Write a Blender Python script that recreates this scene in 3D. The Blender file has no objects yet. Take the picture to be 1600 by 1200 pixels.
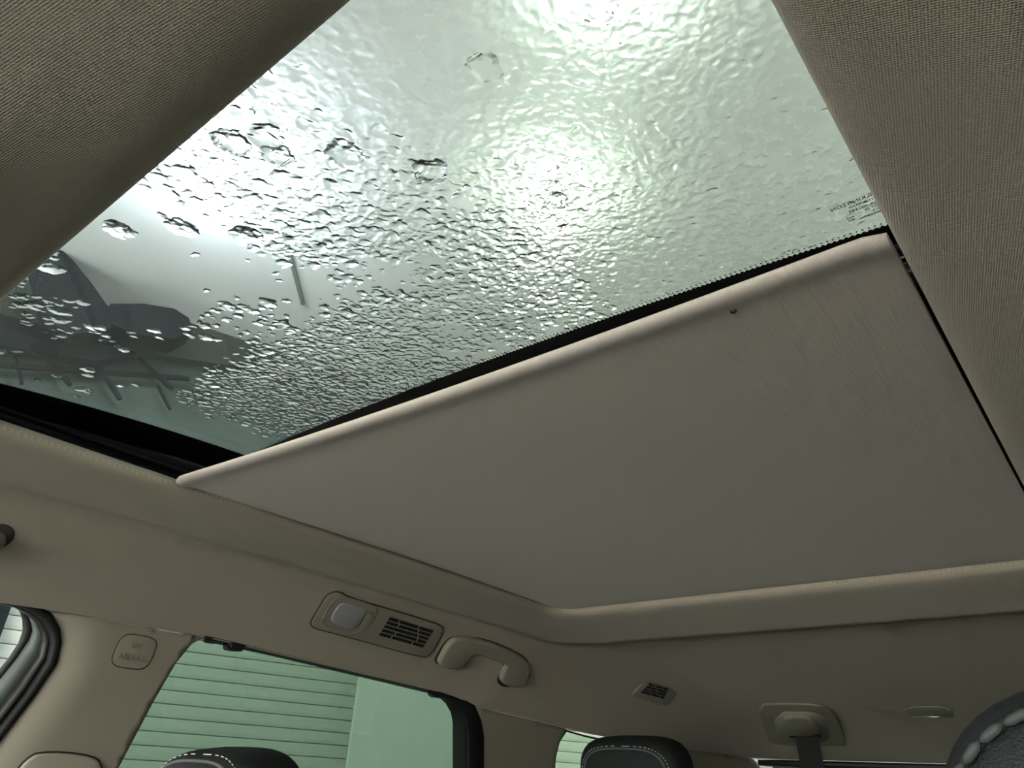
import bpy, bmesh, math, random
import numpy as np
from mathutils import Vector, Matrix, noise
from mathutils.bvhtree import BVHTree
from mathutils.geometry import delaunay_2d_cdt

random.seed(7)
sc = bpy.context.scene
COL = sc.collection

# ------------------------------------------------------------------ camera, light, exposure
F = 1151.0                                     # focal length in pixels of the 1600x1200 frame
EYE = Vector((-0.484, 0.0, 1.31))
aR = Vector((-.779, .264, .569))               # car right / rear / up in (image right, image down, forward)
aB = Vector((.625, .400, .671))
aR.normalize(); aB = (aB - aR * aB.dot(aR)).normalized(); aU = aB.cross(aR) * -1
if aU.y > 0: aU = -aU
cr = Vector((aR.x, -aB.x, aU.x)); cd = Vector((aR.y, -aB.y, aU.y)); cf = Vector((aR.z, -aB.z, aU.z))
cam_d = bpy.data.cameras.new('camera'); cam = bpy.data.objects.new('camera', cam_d); COL.objects.link(cam)
cam_d.sensor_width = 36; cam_d.lens = F / 1600 * 36; cam_d.clip_start = 0.01; cam_d.clip_end = 200
M3 = Matrix((cr, -cd, -cf)).transposed()
cam.matrix_world = Matrix.Translation(EYE) @ M3.to_4x4()
sc.camera = cam

w = bpy.data.worlds.new('world'); sc.world = w; w.use_nodes = True
bgn = w.node_tree.nodes['Background']
bgn.inputs['Color'].default_value = (.98, .92, .87, 1); bgn.inputs['Strength'].default_value = 4.8
sc.view_settings.view_transform = 'Standard'; sc.view_settings.look = 'None'
sc.view_settings.gamma = 1.0; sc.view_settings.use_curve_mapping = False
sc.view_settings.exposure = 1.3
sc.cycles.use_denoising = True
sc.cycles.max_bounces = 12; sc.cycles.transparent_max_bounces = 24; sc.cycles.transmission_bounces = 10
sc.cycles.diffuse_bounces = 6
sc.cycles.sample_clamp_indirect = 6

LAMPS = [  # pixel seen, radius, colour, watts
    ((330, 300), .21, (.78, .86, 1.0), 78, 'cool white globe lamp seen at the left of the wet roof glass'),
    ((862, 345), .13, (.86, 1.0, .84), 29, 'greenish white globe lamp behind the small brown insect on the glass'),
    ((955, 15), .13, (.86, 1.0, .88), 26, 'greenish white globe lamp seen at the top edge of the wet roof glass'),
]

def ray(px, py):
    return (cr * (px - 800) + cd * (py - 600) + cf * F).normalized()
def on_z(px, py, Z):                            # point at height Z above the eye
    d = ray(px, py); return EYE + d * (Z / d.z)
def on_x(px, py, x):
    d = ray(px, py); return EYE + d * ((x - EYE.x) / d.x)

# ------------------------------------------------------------------ helpers
def obj(name, bm, mat=None, parent=None, smooth=True, angle=None):
    me = bpy.data.meshes.new(name)
    if isinstance(bm, tuple):
        me.from_pydata(bm[0], [], bm[1])
    else:
        bm.to_mesh(me); bm.free()
    if mat: me.materials.append(mat)
    if smooth:
        me.polygons.foreach_set('use_smooth', [True] * len(me.polygons))
        if angle is not None: me.set_sharp_from_angle(angle=math.radians(angle))
    me.update()
    o = bpy.data.objects.new(name, me); COL.objects.link(o)
    if parent: o.parent = parent
    return o
def tag(o, label=None, cat=None, group=None, kind=None):
    if label: o['label'] = label
    if cat: o['category'] = cat
    if group: o['group'] = group
    if kind: o['kind'] = kind
    return o
def empty(name, loc=(0, 0, 0)):
    o = bpy.data.objects.new(name, None); COL.objects.link(o); o.location = loc
    o.empty_display_size = .05
    return o
def keep_world(o, root):                        # parts are made in world coordinates
    o.parent = root; o.matrix_parent_inverse = Matrix.Translation(-Vector(root.location))
    return o

def text_mesh(name, cu, m):                      # lettering as a plain mesh
    t = bpy.data.objects.new('tmp', cu); COL.objects.link(t); dg = bpy.context.evaluated_depsgraph_get()
    me = bpy.data.meshes.new_from_object(t.evaluated_get(dg)); me.name = name; me.materials.clear(); me.materials.append(m)
    bpy.data.objects.remove(t); o = bpy.data.objects.new(name, me); COL.objects.link(o); return o
def mat(name, col, rough=.6, metal=0, spec=.3, emit=None, strength=0, sheen=0):
    m = bpy.data.materials.new(name); m.use_nodes = True
    b = m.node_tree.nodes['Principled BSDF']
    b.inputs['Base Color'].default_value = (*col, 1); b.inputs['Roughness'].default_value = rough
    b.inputs['Metallic'].default_value = metal; b.inputs['Specular IOR Level'].default_value = spec
    b.inputs['Sheen Weight'].default_value = sheen
    if emit:
        b.inputs['Emission Color'].default_value = (*emit, 1); b.inputs['Emission Strength'].default_value = strength
    return m
def nd(m, t, **kw):
    n = m.node_tree.nodes.new(t)
    for k, v in kw.items(): setattr(n, k, v)
    return n
def math_node(m, op, a, b=None):
    n = nd(m, 'ShaderNodeMath', operation=op)
    for i, v in enumerate((a, b)):
        if v is None: continue
        if isinstance(v, (int, float)): n.inputs[i].default_value = v
        else: m.node_tree.links.new(v, n.inputs[i])
    return n.outputs[0]
def fabric(name, col, pitch=.0019, amp=.6, rib=False, dark=.68, dist=.0006, rot=.6):
    m = mat(name, col, .92, spec=.12, sheen=.15); L = m.node_tree.links
    b = m.node_tree.nodes['Principled BSDF']
    tc = nd(m, 'ShaderNodeTexCoord'); mp = nd(m, 'ShaderNodeMapping'); L.new(tc.outputs['Object'], mp.inputs[0])
    mp.inputs['Rotation'].default_value = (0, 0, 0 if rib else rot)
    sx = nd(m, 'ShaderNodeSeparateXYZ'); L.new(mp.outputs[0], sx.inputs[0])
    k = 2 * math.pi / pitch
    s1 = math_node(m, 'SINE', math_node(m, 'MULTIPLY', sx.outputs[0], k))
    if rib:
        h = math_node(m, 'MULTIPLY', math_node(m, 'ADD', s1, 1.0), .5)
    else:
        s2 = math_node(m, 'SINE', math_node(m, 'MULTIPLY', sx.outputs[1], k))
        h = math_node(m, 'MULTIPLY', math_node(m, 'ADD', math_node(m, 'MULTIPLY', s1, s2), 1.0), .5)
        h = math_node(m, 'POWER', h, .6)
    nz = nd(m, 'ShaderNodeTexNoise'); nz.inputs['Scale'].default_value = 900; L.new(tc.outputs['Object'], nz.inputs[0])
    h2 = math_node(m, 'ADD', h, math_node(m, 'MULTIPLY', nz.outputs[0], .5))
    bp = nd(m, 'ShaderNodeBump'); bp.inputs['Strength'].default_value = amp; bp.inputs['Distance'].default_value = dist
    L.new(h2, bp.inputs['Height']); L.new(bp.outputs[0], b.inputs['Normal'])
    mx = nd(m, 'ShaderNodeMix', data_type='RGBA'); L.new(h, mx.inputs[0])
    mx.inputs[6].default_value = (*[c * dark for c in col], 1); mx.inputs[7].default_value = (*col, 1)
    L.new(mx.outputs[2], b.inputs['Base Color'])
    return m
def grain(m, scale=600, amp=.3, dist=.0004, voronoi=False):
    L = m.node_tree.links; b = m.node_tree.nodes['Principled BSDF']
    tc = nd(m, 'ShaderNodeTexCoord')
    nz = nd(m, 'ShaderNodeTexVoronoi' if voronoi else 'ShaderNodeTexNoise'); nz.inputs['Scale'].default_value = scale
    L.new(tc.outputs['Object'], nz.inputs[0])
    bp = nd(m, 'ShaderNodeBump'); bp.inputs['Strength'].default_value = amp; bp.inputs['Distance'].default_value = dist
    L.new(nz.outputs[0], bp.inputs['Height']); L.new(bp.outputs[0], b.inputs['Normal'])
    return m
def stained(m, c1, c2, scale=3, lo=.4, hi=.7, stretch=(1, 1, 1)):
    L = m.node_tree.links; b = m.node_tree.nodes['Principled BSDF']
    tc = nd(m, 'ShaderNodeTexCoord'); mp = nd(m, 'ShaderNodeMapping'); L.new(tc.outputs['Object'], mp.inputs[0])
    mp.inputs['Scale'].default_value = stretch
    nz = nd(m, 'ShaderNodeTexNoise'); nz.inputs['Scale'].default_value = scale; nz.inputs['Detail'].default_value = 6
    L.new(mp.outputs[0], nz.inputs[0])
    r = nd(m, 'ShaderNodeMapRange'); r.inputs[1].default_value = lo; r.inputs[2].default_value = hi
    L.new(nz.outputs[0], r.inputs[0])
    mx = nd(m, 'ShaderNodeMix', data_type='RGBA'); L.new(r.outputs[0], mx.inputs[0])
    mx.inputs[6].default_value = (*c1, 1); mx.inputs[7].default_value = (*c2, 1)
    L.new(mx.outputs[2], b.inputs['Base Color'])
    return m
def pane_mat(name, tint, refl=.05, rough=.0, haze=0):
    m = bpy.data.materials.new(name); m.use_nodes = True
    nt = m.node_tree; nt.nodes.remove(nt.nodes['Principled BSDF'])
    out = nt.nodes['Material Output']
    t = nd(m, 'ShaderNodeBsdfTransparent'); t.inputs[0].default_value = (*tint, 1)
    g = nd(m, 'ShaderNodeBsdfGlossy'); g.inputs['Roughness'].default_value = rough
    mx = nd(m, 'ShaderNodeMixShader'); mx.inputs[0].default_value = refl
    src = t.outputs[0]
    if haze:                                     # fog and dirt film scattering a little light
        tr_ = nd(m, 'ShaderNodeBsdfTranslucent'); tr_.inputs[0].default_value = (.85, .92, .88, 1)
        hz = nd(m, 'ShaderNodeMixShader'); hz.inputs[0].default_value = haze
        nt.links.new(src, hz.inputs[1]); nt.links.new(tr_.outputs[0], hz.inputs[2]); src = hz.outputs[0]
    nt.links.new(src, mx.inputs[1]); nt.links.new(g.outputs[0], mx.inputs[2]); nt.links.new(mx.outputs[0], out.inputs[0])
    return m

CREAM = (.455, .40, .325)
M_head = fabric('headliner_fabric', CREAM)
M_shade = fabric('shade_fabric', (.64, .572, .515), pitch=.0016, rib=True, amp=.35, dark=.90, dist=.0004)
M_trim = grain(mat('cream_plastic', (.30, .27, .218), .62, spec=.3), 1500, .15, .0003)
M_trimd = mat('dark_cream_plastic', (.36, .335, .275), .6)
M_letter = mat('shaded_lettering', (.22, .195, .155), .7)  # darker colour imitates the shading of embossed letters
M_gap = mat('painted_gap_shade', (.02, .02, .02), .8)  # near-black colour paints the shade inside gaps, slots and vents
M_rub = mat('black_rubber', (.010, .011, .011), .6, spec=.2)
M_blk = mat('black_plastic', (.012, .012, .013), .45, spec=.4)
M_blkgl = mat('black_enamel', (.004, .004, .005), .25, spec=.5)
M_alu = mat('dark_aluminium', (.035, .04, .04), .4, .6)
M_lea = grain(mat('black_leather', (.008, .010, .011), .6, spec=.22), 900, .5, .0006, True)
M_leag = grain(mat('charcoal_leather', (.012, .016, .0165), .6, spec=.22), 900, .5, .0006, True)
M_stitch = mat('pale_thread', (.55, .56, .52), .7)
M_pipe = mat('grey_piping', (.07, .072, .075), .5)
M_lens = mat('frosted_lens', (.34, .34, .35), .4, spec=.5)
M_chrome = mat('chrome', (.8, .8, .78), .12, 1)
M_belt = grain(mat('belt_webbing', (.02, .02, .022), .8), 800, .4)
M_door = mat('grey_door_frame', (.13, .15, .145), .45, spec=.4)
M_paint = mat('car_paint', (.10, .10, .11), .3)
M_ceil = stained(mat('white_ceiling', (.75, .76, .74), .85), (.84, .85, .83), (.74, .76, .74), 1.2, .45, .75)
M_seam = mat('seam_shadow', (.30, .32, .31), .9)
M_wall = stained(mat('green_wall', (.3, .34, .3), .85), (.060, .082, .070), (.040, .056, .048), 2, .4, .65)
M_slat = stained(mat('shutter_paint', (.7, .72, .66), .6), (.33, .335, .305), (.21, .23, .19), 1.4, .58, .86, (.6, .6, 3))
M_panelw = stained(mat('white_panel', (.7, .72, .66), .55), (.43, .44, .42), (.385, .40, .375), 1.0, .4, .8)
M_beam = mat('olive_beam', (.035, .040, .030), .8)
M_dark = mat('dark_steel_shadow', (.008, .009, .012), .9, spec=.05)
M_floor = stained(mat('concrete', (.3, .3, .28), .85), (.30, .30, .28), (.20, .20, .19), 2)
M_carpet = mat('grey_carpet', (.10, .095, .085), .95)
M_doorp = mat('dark_door_plastic', (.10, .09, .08), .6)
M_hood = mat('bounce_white', (.75, .76, .75), .3)
M_bug = mat('brown_insect', (.16, .09, .03), .6)
M_roofglass = pane_mat('wet_roof_glass', (.585, .61, .59), .03, haze=.012)
M_tint = pane_mat('tinted_window_glass', (.47, .57, .50), .03)
M_tintq = pane_mat('light_tinted_glass', (.80, .90, .82), .03)
M_tintd = pane_mat('dark_tinted_glass', (.30, .36, .32), .03)
M_clear = pane_mat('clear_window_glass', (.93, .96, .94), .05)

def bevel(o, width, seg=2, angle=40):
    b = o.modifiers.new('bevel', 'BEVEL'); b.width = width; b.segments = seg; b.limit_method = 'ANGLE'; b.angle_limit = math.radians(angle)
    return o
def box_bm(c, s, rot=None):
    bm = bmesh.new(); bmesh.ops.create_cube(bm, size=1)
    mt = Matrix.Translation(Vector(c)) @ ((rot.to_4x4()) if rot else Matrix.Identity(4)) @ Matrix.Diagonal((*s, 1))
    bmesh.ops.transform(bm, matrix=mt, verts=bm.verts); return bm
def frame(n, t):                                # columns: t, b, n
    n = Vector(n).normalized(); t = Vector(t); t = (t - n * t.dot(n)).normalized(); b = n.cross(t)
    return Matrix((t, b, n)).transposed()
def prism_bm(pts, n, h0, h1, inset=0.0, rounds=1):
    """pts: closed 3-D outline roughly in a plane with normal n; solid from h0 to h1 along n, its top edge rolled in by inset."""
    n = Vector(n).normalized(); pts = [Vector(p) for p in pts]; N = len(pts)
    c = sum(pts, Vector()) / N
    area = Vector()
    for i in range(N): area += (pts[i] - c).cross(pts[(i + 1) % N] - c)
    if area.dot(n) < 0: pts.reverse()
    ins = []
    for i in range(N):
        a, b, d = pts[i - 1], pts[i], pts[(i + 1) % N]
        e1 = n.cross((b - a).normalized()); e2 = n.cross((d - b).normalized())
        v = e1 + e2; v = v / max(.35, v.length ** 2 / 2) if v.length > 1e-6 else e1
        ins.append(v)
    bm = bmesh.new(); loops = []
    loops.append([bm.verts.new(p + n * h0) for p in pts])
    if inset > 0:
        K = 3
        for k in range(K + 1):
            a = math.pi / 2 * k / K
            hh = h1 - abs(inset) * (1 - math.sin(a)) * min(1, abs(h1 - h0) / inset) ; ii = inset * (1 - math.cos(a))
            loops.append([bm.verts.new(p + n * hh + v * ii) for p, v in zip(pts, ins)])
    else:
        loops.append([bm.verts.new(p + n * h1) for p in pts])
    for l0, l1 in zip(loops[:-1], loops[1:]):
        for i in range(N):
            bm.faces.new((l0[i], l0[(i + 1) % N], l1[(i + 1) % N], l1[i]))
    f = bm.faces.new(loops[-1]); g = bm.faces.new(list(reversed(loops[0])))
    bmesh.ops.triangulate(bm, faces=[f, g])
    return bm
def smooth_loop(pts, it=2):                     # Chaikin
    for _ in range(it):
        q = []
        for i in range(len(pts)):
            a, b = Vector(pts[i]), Vector(pts[(i + 1) % len(pts)])
            q += [a * .75 + b * .25, a * .25 + b * .75]
        pts = q
    return pts
def tube_bm(path, r, seg=8, closed=False, radii=None, bm=None):
    bm = bm or bmesh.new(); path = [Vector(p) for p in path]; N = len(path); rings = []
    up = Vector((0, 0, 1)); prev = None
    for i, p in enumerate(path):
        a = path[(i - 1) % N] if (closed or i > 0) else p; b = path[(i + 1) % N] if (closed or i < N - 1) else p
        t = (b - a).normalized()
        if prev is None:
            s = t.cross(up);  s = s if s.length > .1 else t.cross(Vector((1, 0, 0)))
        else: s = prev - t * prev.dot(t)
        s.normalize(); prev = s; u = t.cross(s); rr = radii[i] if radii else r
        rings.append([bm.verts.new(p + (s * math.cos(2 * math.pi * k / seg) + u * math.sin(2 * math.pi * k / seg)) * rr) for k in range(seg)])
    for i in range(N if closed else N - 1):
        A, B = rings[i], rings[(i + 1) % N]
        for k in range(seg): bm.faces.new((A[k], A[(k + 1) % seg], B[(k + 1) % seg], B[k]))
    if not closed:
        bm.faces.new(list(reversed(rings[0]))); bm.faces.new(rings[-1])
    return bm

# ------------------------------------------------------------------ the roof lining and its opening
XO, YF, YR, R0 = .431, -.112, -1.274, .055
def lerp(a, b, t): return a + (b - a) * t
def interp(x, xs, ys): return float(np.interp(x, xs, ys))
def ztop(y):                                     # height (above eye) where lining meets pillars and window tops
    return interp(-y, [-1.2, -.6, 0, .4, .63, 1.2, 1.3, 1.55, 1.7, 2.0, 2.75], [-.02, .10, .160, .176, .178, .156, .141, .130, .121, .117, .119])
def ring_path(ds, dr, df, r):
    """closed list of (x, y, w_side, w_rear, w_front, arc)"""
    x1 = XO + ds; y0 = YR - dr; y1 = YF + df; P = []
    def sm(t): return t * t * (3 - 2 * t)
    nl, nw, nc = 72, 44, 14
    for i in range(nl):                                        # right side, front to rear
        P.append((x1, lerp(y1 - r, y0 + r, i / nl), 1, 0, 0))
    for i in range(nc):
        a = math.pi / 2 * i / nc; t = sm(i / nc)
        P.append((x1 - r + r * math.cos(a), y0 + r - r * math.sin(a), 1 - t, t, 0))
    for i in range(nw):
        P.append((lerp(x1 - r, -x1 + r, i / nw), y0, 0, 1, 0))
    for i in range(nc):
        a = math.pi / 2 * i / nc; t = sm(i / nc)
        P.append((-x1 + r - r * math.sin(a), y0 + r - r * math.cos(a), t, 1 - t, 0))
    for i in range(nl):
        P.append((-x1, lerp(y0 + r, y1 - r, i / nl), 1, 0, 0))
    for i in range(nc):
        a = math.pi / 2 * i / nc; t = sm(i / nc)
        P.append((-x1 + r - r * math.cos(a), y1 - r + r * math.sin(a), 1 - t, 0, t))
    for i in range(nw):
        P.append((lerp(-x1 + r, x1 - r, i / nw), y1, 0, 0, 1))
    for i in range(nc):
        a = math.pi / 2 * i / nc; t = sm(i / nc)
        P.append((x1 - r + r * math.sin(a), y1 - r + r * math.cos(a), t, 0, 1 - t))
    # the front edge of the opening is a little skewed in the photograph
    return P
# ds, dr, df, radius, z side, z rear, z front, share of the y-dependent drop
RINGS = [
    (.030, .030, .030, .070, .3300, .3300, .3300, 0),
    (.006, .006, .006, .058, .3270, .3270, .3270, 0),
    (.001, .001, .001, .055, .3200, .3200, .3200, 0),
    (.001, .001, .001, .055, .3150, .3150, .3150, 0),
    (.004, .004, .004, .056, .3100, .3100, .3095, 0),
    (.010, .012, .010, .060, .3060, .3065, .3045, 0),
    (.020, .030, .022, .066, .3020, .3035, .3000, .02),
    (.034, .070, .040, .074, .2985, .2990, .2975, .04),
    (.055, .120, .070, .085, .2935, .2935, .2975, .08),
    (.078, .170, .100, .100, .2865, .2870, .2985, .15),
    (.088, .192, .120, .105, .2840, .2838, .2990, .2),
    (.091, .196, .128, .108, .2880, .2870, .2990, .2),
    (.094, .204, .134, .110, .2912, .2980, .2990, .2),
    (.106, .230, .145, .114, .2885, .3030, .2990, .25),
    (.122, .330, .170, .12, .2730, .2980, .2985, .4),
    (.145, .600, .240, .13, .2480, .2760, .2950, .6),
    (.170, .850, .300, .135, .2240, .2500, .2900, .75),
    (.195, 1.12, .340, .14, .2020, .2130, .2850, .9),
    (.215, 1.33, .400, .14, .1830, .1640, .2780, 1),
    (.2205, 1.48, .440, .14, .1780, .1190, .2700, 1),
    (.2225, 1.484, .444, .14, .1772, .1185, .2700, 1),
    (.2260, 1.49, .450, .14, .1790, .1220, .2700, 1),
    (.2900, 1.51, .460, .14, .1870, .1280, .2700, 1),
]
def build_ring_surface(rings, sub=3, extra=None, ztopdrop=True):
    rr = []
    for a, b in zip(rings[:-1], rings[1:]):
        n = max(1, min(6, int(max(b[0] - a[0], (b[1] - a[1]) * .3) / .007)))
        for k in range(n): rr.append(tuple(lerp(p, q, k / n) for p, q in zip(a, b)))
    rr.append(rings[-1])
    V, FC = [], []
    for R in rr:
        P = ring_path(*R[:4])
        for (x, y, ws, wr, wf) in P:
            drop = (ztop(y) - .178) * R[7]
            z = ws * (R[4] + drop) + wr * R[5] + wf * R[6]
            if extra: z += extra(x, y)
            V.append((x, y, EYE.z + z))
    N = len(P)
    for k in range(len(rr) - 1):
        for i in range(N):
            j = (i + 1) % N
            FC.append((k * N + i, (k + 1) * N + i, (k + 1) * N + j, k * N + j))
    return V, FC
def console_bump(x, y):                         # the swell of the lining under the front console
    g = math.exp(-((x - .02) / .13) ** 2) * 1 / (1 + math.exp(-(y + .055) / .010))
    ax = abs(abs(x) - .531)                     # the groove along the side rail fades out towards the front
    if ax < .012 and y < .05: g += .0055 / .014 * max(0, min(1, (y + .78) / .25)) * (1 - (ax / .012) ** 2)
    return -.014 * g
VH, FH = build_ring_surface(RINGS, extra=console_bump)
head = obj('headliner', (VH, FH), M_head)
tag(head, 'cream woven fabric roof lining around the long roof opening', 'headliner')
BH = BVHTree.FromPolygons([Vector(v) for v in VH], FH)
def hit(px, py):
    loc, n, i, d = BH.ray_cast(EYE, ray(px, py))
    if loc is None: raise RuntimeError('no lining at %s %s' % (px, py))
    if n.dot(ray(px, py)) > 0: n = -n
    return loc, n

# outer roof skin, unseen, added to keep light out of the tray
SKIN = [(.050, .02, .03, .07, .372, .385, .345, 0), (.10, .1, .1, .1, .360, .375, .345, .2), (.17, .4, .3, .13, .310, .350, .325, .6),
        (.235, 1.3, .42, .14, .235, .250, .300, 1), (.245, 1.53, .47, .14, .195, .170, .285, 1)]
VS, FS = build_ring_surface(SKIN)
skin = obj('roof_skin', (VS, FS), M_paint); tag(skin, 'unseen dark steel roof added above the lining to block light', 'car roof')
so = skin.modifiers.new('thick', 'SOLIDIFY'); so.thickness = .002

# ------------------------------------------------------------------ roof glass
def zg(y): return .374 - .17 * (y + .53) ** 2
GY0, GY1 = -.02, -.530
gx = .490
def glass_slab(name, y0, y1, m, th=.004, n=24):
    V, FC = [], []
    for k in range(n + 1):
        y = lerp(y0, y1, k / n); z = EYE.z + zg(y)
        V += [(-gx, y, z), (gx, y, z), (gx, y, z + th), (-gx, y, z + th)]
    for k in range(n):
        a = k * 4
        for i in range(4): FC.append((a + i, a + (i + 1) % 4, a + 4 + (i + 1) % 4, a + 4 + i))
    FC.append((3, 2, 1, 0)); a = n * 4; FC.append((a, a + 1, a + 2, a + 3))
    return V, FC
sun = empty('sunroof', (0, -.25, EYE.z + .36)); tag(sun, 'wet tinted glass sunroof pane with a black dotted border', 'sunroof')
g = obj('glass_pane', glass_slab('g', GY0, GY1, M_roofglass), M_roofglass, smooth=True, angle=30); keep_world(g, sun)
def fx(y): return interp(y, [-.484, -.186, 0], [.394, .405, .408])   # inner edge of the black border
FRY = -.4885                                                            # its rear line
# black border: flat band with a saw edge on the underside of the pane
def bowf(x): return .015 * (1 - min(1, (x / .43) ** 2))
def fxs(y, s): return fx(y) if s > 0 else .432
def border():
    V, FC = [], []; dz = -.0004
    inner = []; outer = []
    tooth = .0022; pitch = .0042
    n = int(.820 / pitch)
    def P(x, y): return (x, y, EYE.z + zg(y) + dz)
    # rear band
    for k in range(n * 2 + 1):
        x = -.429 + k * (.820 / (2 * n)); t = tooth if k % 2 else 0
        inner.append((x, FRY + bowf(x) + t)); outer.append((x, GY1 + .001))
    def strip(inner, outer):
        b = len(V)
        for (p, q) in zip(inner, outer): V.append(P(*p)); V.append(P(*q))
        for k in range(len(inner) - 1): FC.append((b + 2 * k, b + 2 * k + 1, b + 2 * k + 3, b + 2 * k + 2))
    strip(inner, outer)
    for s in (1, -1):
        inner, outer = [], []
        n2 = int((.47) / pitch)
        inner.append((s * fxs(FRY, s) - s * .003, FRY)); outer.append((s * (gx - .001), GY1 + .001))
        for k in range(n2 * 2 + 1):
            y = lerp(FRY + .003, GY0 - .001, k / (2 * n2)); t = tooth if k % 2 else 0
            inner.append((s * (fxs(y, s) - t), y)); outer.append((s * (gx - .001), min(y, GY0 - .001) if k else GY1 + .001))
        # keep the outer line straight
        outer = [(o[0], lerp(GY1 + .001, GY0 - .001, i / (len(outer) - 1))) for i, o in enumerate(outer)]
        strip(inner, outer)
    return V, FC
fb = obj('black_border', border(), M_blkgl, smooth=False); keep_world(fb, sun)
# dots beside the saw edge
bm = bmesh.new()
def dot(x, y, r):
    vs = [bm.verts.new((x + r * math.cos(a), y + r * math.sin(a), EYE.z + zg(y) - .0004)) for a in [math.pi / 3 * i for i in range(6)]]
    bm.faces.new(vs)
n = int(.820 / .0042)
for k in range(n):
    dot(-.429 + (k + .5) * .820 / n, FRY + .0042 + bowf(-.429 + (k + .5) * .820 / n), .00085)
for s in (1, -1):
    for k in range(110):
        y = FRY + .004 + k * .0042; dot(s * (fxs(y, s) - .0042), y, .00085)
dts = obj('border_dots', bm, M_blkgl, smooth=False); keep_world(dts, sun); tag(dts, kind='stuff')
# maker's mark printed to be read from outside
LINES = [('PILKINGTON', 0, 0, .0062), ('TEMPERED', .0045, 1, .0042), ('43R-001582', .0, 2.15, .0050), ('DOT 25', .000, 3.0, .0038), ('M212', .000, 3.75, .0036), ('000004', .0, 4.75, .0044), ('AS3', .0315, 3.55, .0036), ('M21', .032, 4.3, .0034)]
p0 = on_z(1360, 303, zg(-.45)); p1 = on_z(1300, 323, zg(-.45))
mk_x0, mk_y = p0.x - .0035, p0.y + .0015
for (txt, dx, row, size) in LINES:
    cu = bpy.data.curves.new('maker_mark', 'FONT'); cu.body = txt; cu.size = size * .80; cu.offset = .00008; cu.space_character = 1.08
    o = text_mesh('maker_mark', cu, M_blkgl)
    y = mk_y - row * .0044 - .0035
    o.location = (mk_x0 + dx * .62, y, EYE.z + zg(y) - .0005); keep_world(o, sun)

# rear fixed roof glass over the shade, opaque black, added to block light
def glass_rear():
    V, FC = [], []
    n = 10
    for k in range(n + 1):
        y = lerp(-.535, -1.31, k / n); z = EYE.z + .374 - .02 * (k / n) ** 2
        V += [(-gx, y, z), (gx, y, z), (gx, y, z + .005), (-gx, y, z + .005)]
    for k in range(n):
        a = k * 4
        for i in range(4): FC.append((a + i, a + (i + 1) % 4, a + 4 + (i + 1) % 4, a + 4 + i))
    FC.append((3, 2, 1, 0)); a = n * 4; FC.append((a, a + 1, a + 2, a + 3))
    return V, FC
rg = obj('rear_roof_glass', glass_rear(), M_blkgl, smooth=False); tag(rg, 'unseen black rear roof pane added to block light above the shade', 'roof glass')

# ------------------------------------------------------------------ the black tray and rails around the glass
tray = sun
TR = [(.030, .030, .030, .07, .3305, .3305, .3305, 0), (.060, .045, .034, .08, .331, .331, .331, 0), (.110, .05, .036, .1, .3335, .3335, .3315, 0), (.112, .052, .037, .1, .352, .352, .334, 0), (.055, .05, .037, .1, .3705, .3705, .336, 0)]
def tray_z(V):
    return V
VT, FT = build_ring_surface(TR[:4])
t1 = obj('tray', (VT, FT), M_blk); keep_world(t1, tray)
for (xr, zr_, hw, hh, nm) in ((.470, .338, .009, .004, 'guide_rail'), (.500, .341, .008, .006, 'guide_rail'), (.455, .3345, .004, .003, 'seal_strip')):
    for s in (1, -1):
        b = box_bm((s * xr, -.68, EYE.z + zr_), (hw * 2 * .6, 1.14, hh * 1.4)); o = obj(nm, b, M_alu if nm == 'guide_rail' else M_rub, smooth=False); keep_world(o, tray); bevel(o, .0012)
for s in (1, -1):                                # ribbed side of the glass carrier
    for k in range(3):
        b = box_bm((s * (.440 + .012 * k), -.27, EYE.z + .3415 + .0025 * k), (.004, .46, .0025)); o = obj('carrier_rib', b, M_rub, smooth=False); keep_world(o, tray)
    b = box_bm((s * .468, -.425, EYE.z + .336), (.03, .07, .006)); o = obj('slider_block', b, M_blk, smooth=False); keep_world(o, tray); bevel(o, .002)
b = box_bm((0, -.512, EYE.z + .366), (.985, .012, .006)); o = obj('cross_seal', b, M_rub, smooth=False); keep_world(o, tray); bevel(o, .002)
b = box_bm((0, -.545, EYE.z + .362), (.985, .03, .012)); o = obj('cross_seal', b, M_blk, smooth=False); keep_world(o, tray); bevel(o, .003)

# ------------------------------------------------------------------ sun shade
SY = -.4165
prof = [(-.060, .3262), (-.009, .3262), (-.0025, .3255), (.0, .3235), (.0004, .3215), (-.0006, .3195), (-.003, .3180), (-.006, .3172), (-.0105, .3172), (-.017, .3182), (-.023, .3192), (-.032, .3198), (-.060, .3200)]
K = 26
for k in range(1, K + 1): prof.append((lerp(-.060, -.848, k / K), .3200 + .0035 * math.sin(math.pi * k / K)))
prof += [(-.852, .3205), (-.852, .3262)]
V, FC = [], []
NX = 60
for i in range(NX + 1):
    u = -1 + 2 * i / NX
    hx = .4275
    x = u * hx
    e = max(0, abs(x) - (hx - .022)) / .022                     # rounded front corners
    pull = .005 * (1 - math.sqrt(max(0, 1 - e * e)))
    bow = -.006 + .007 * u + .009 * u * u
    for (py_, pz) in prof:
        yy = SY + py_
        if py_ > -.06: yy -= pull * (1 + py_ / .06)
        yy += bow * max(0, 1 + py_ / .3) - .0045
        V.append((x, yy, EYE.z + pz))
m_ = len(prof)
for i in range(NX):
    for j in range(m_ - 1): FC.append((i * m_ + j, i * m_ + j + 1, (i + 1) * m_ + j + 1, (i + 1) * m_ + j))
FC.append(tuple(range(m_))); FC.append(tuple(NX * m_ + j for j in reversed(range(m_))))
shade = obj('sunshade', (V, FC), M_shade, smooth=True, angle=60)
tag(shade, 'beige fabric sunshade with rolled front edge closing the rear of the roof', 'sunshade')

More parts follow.
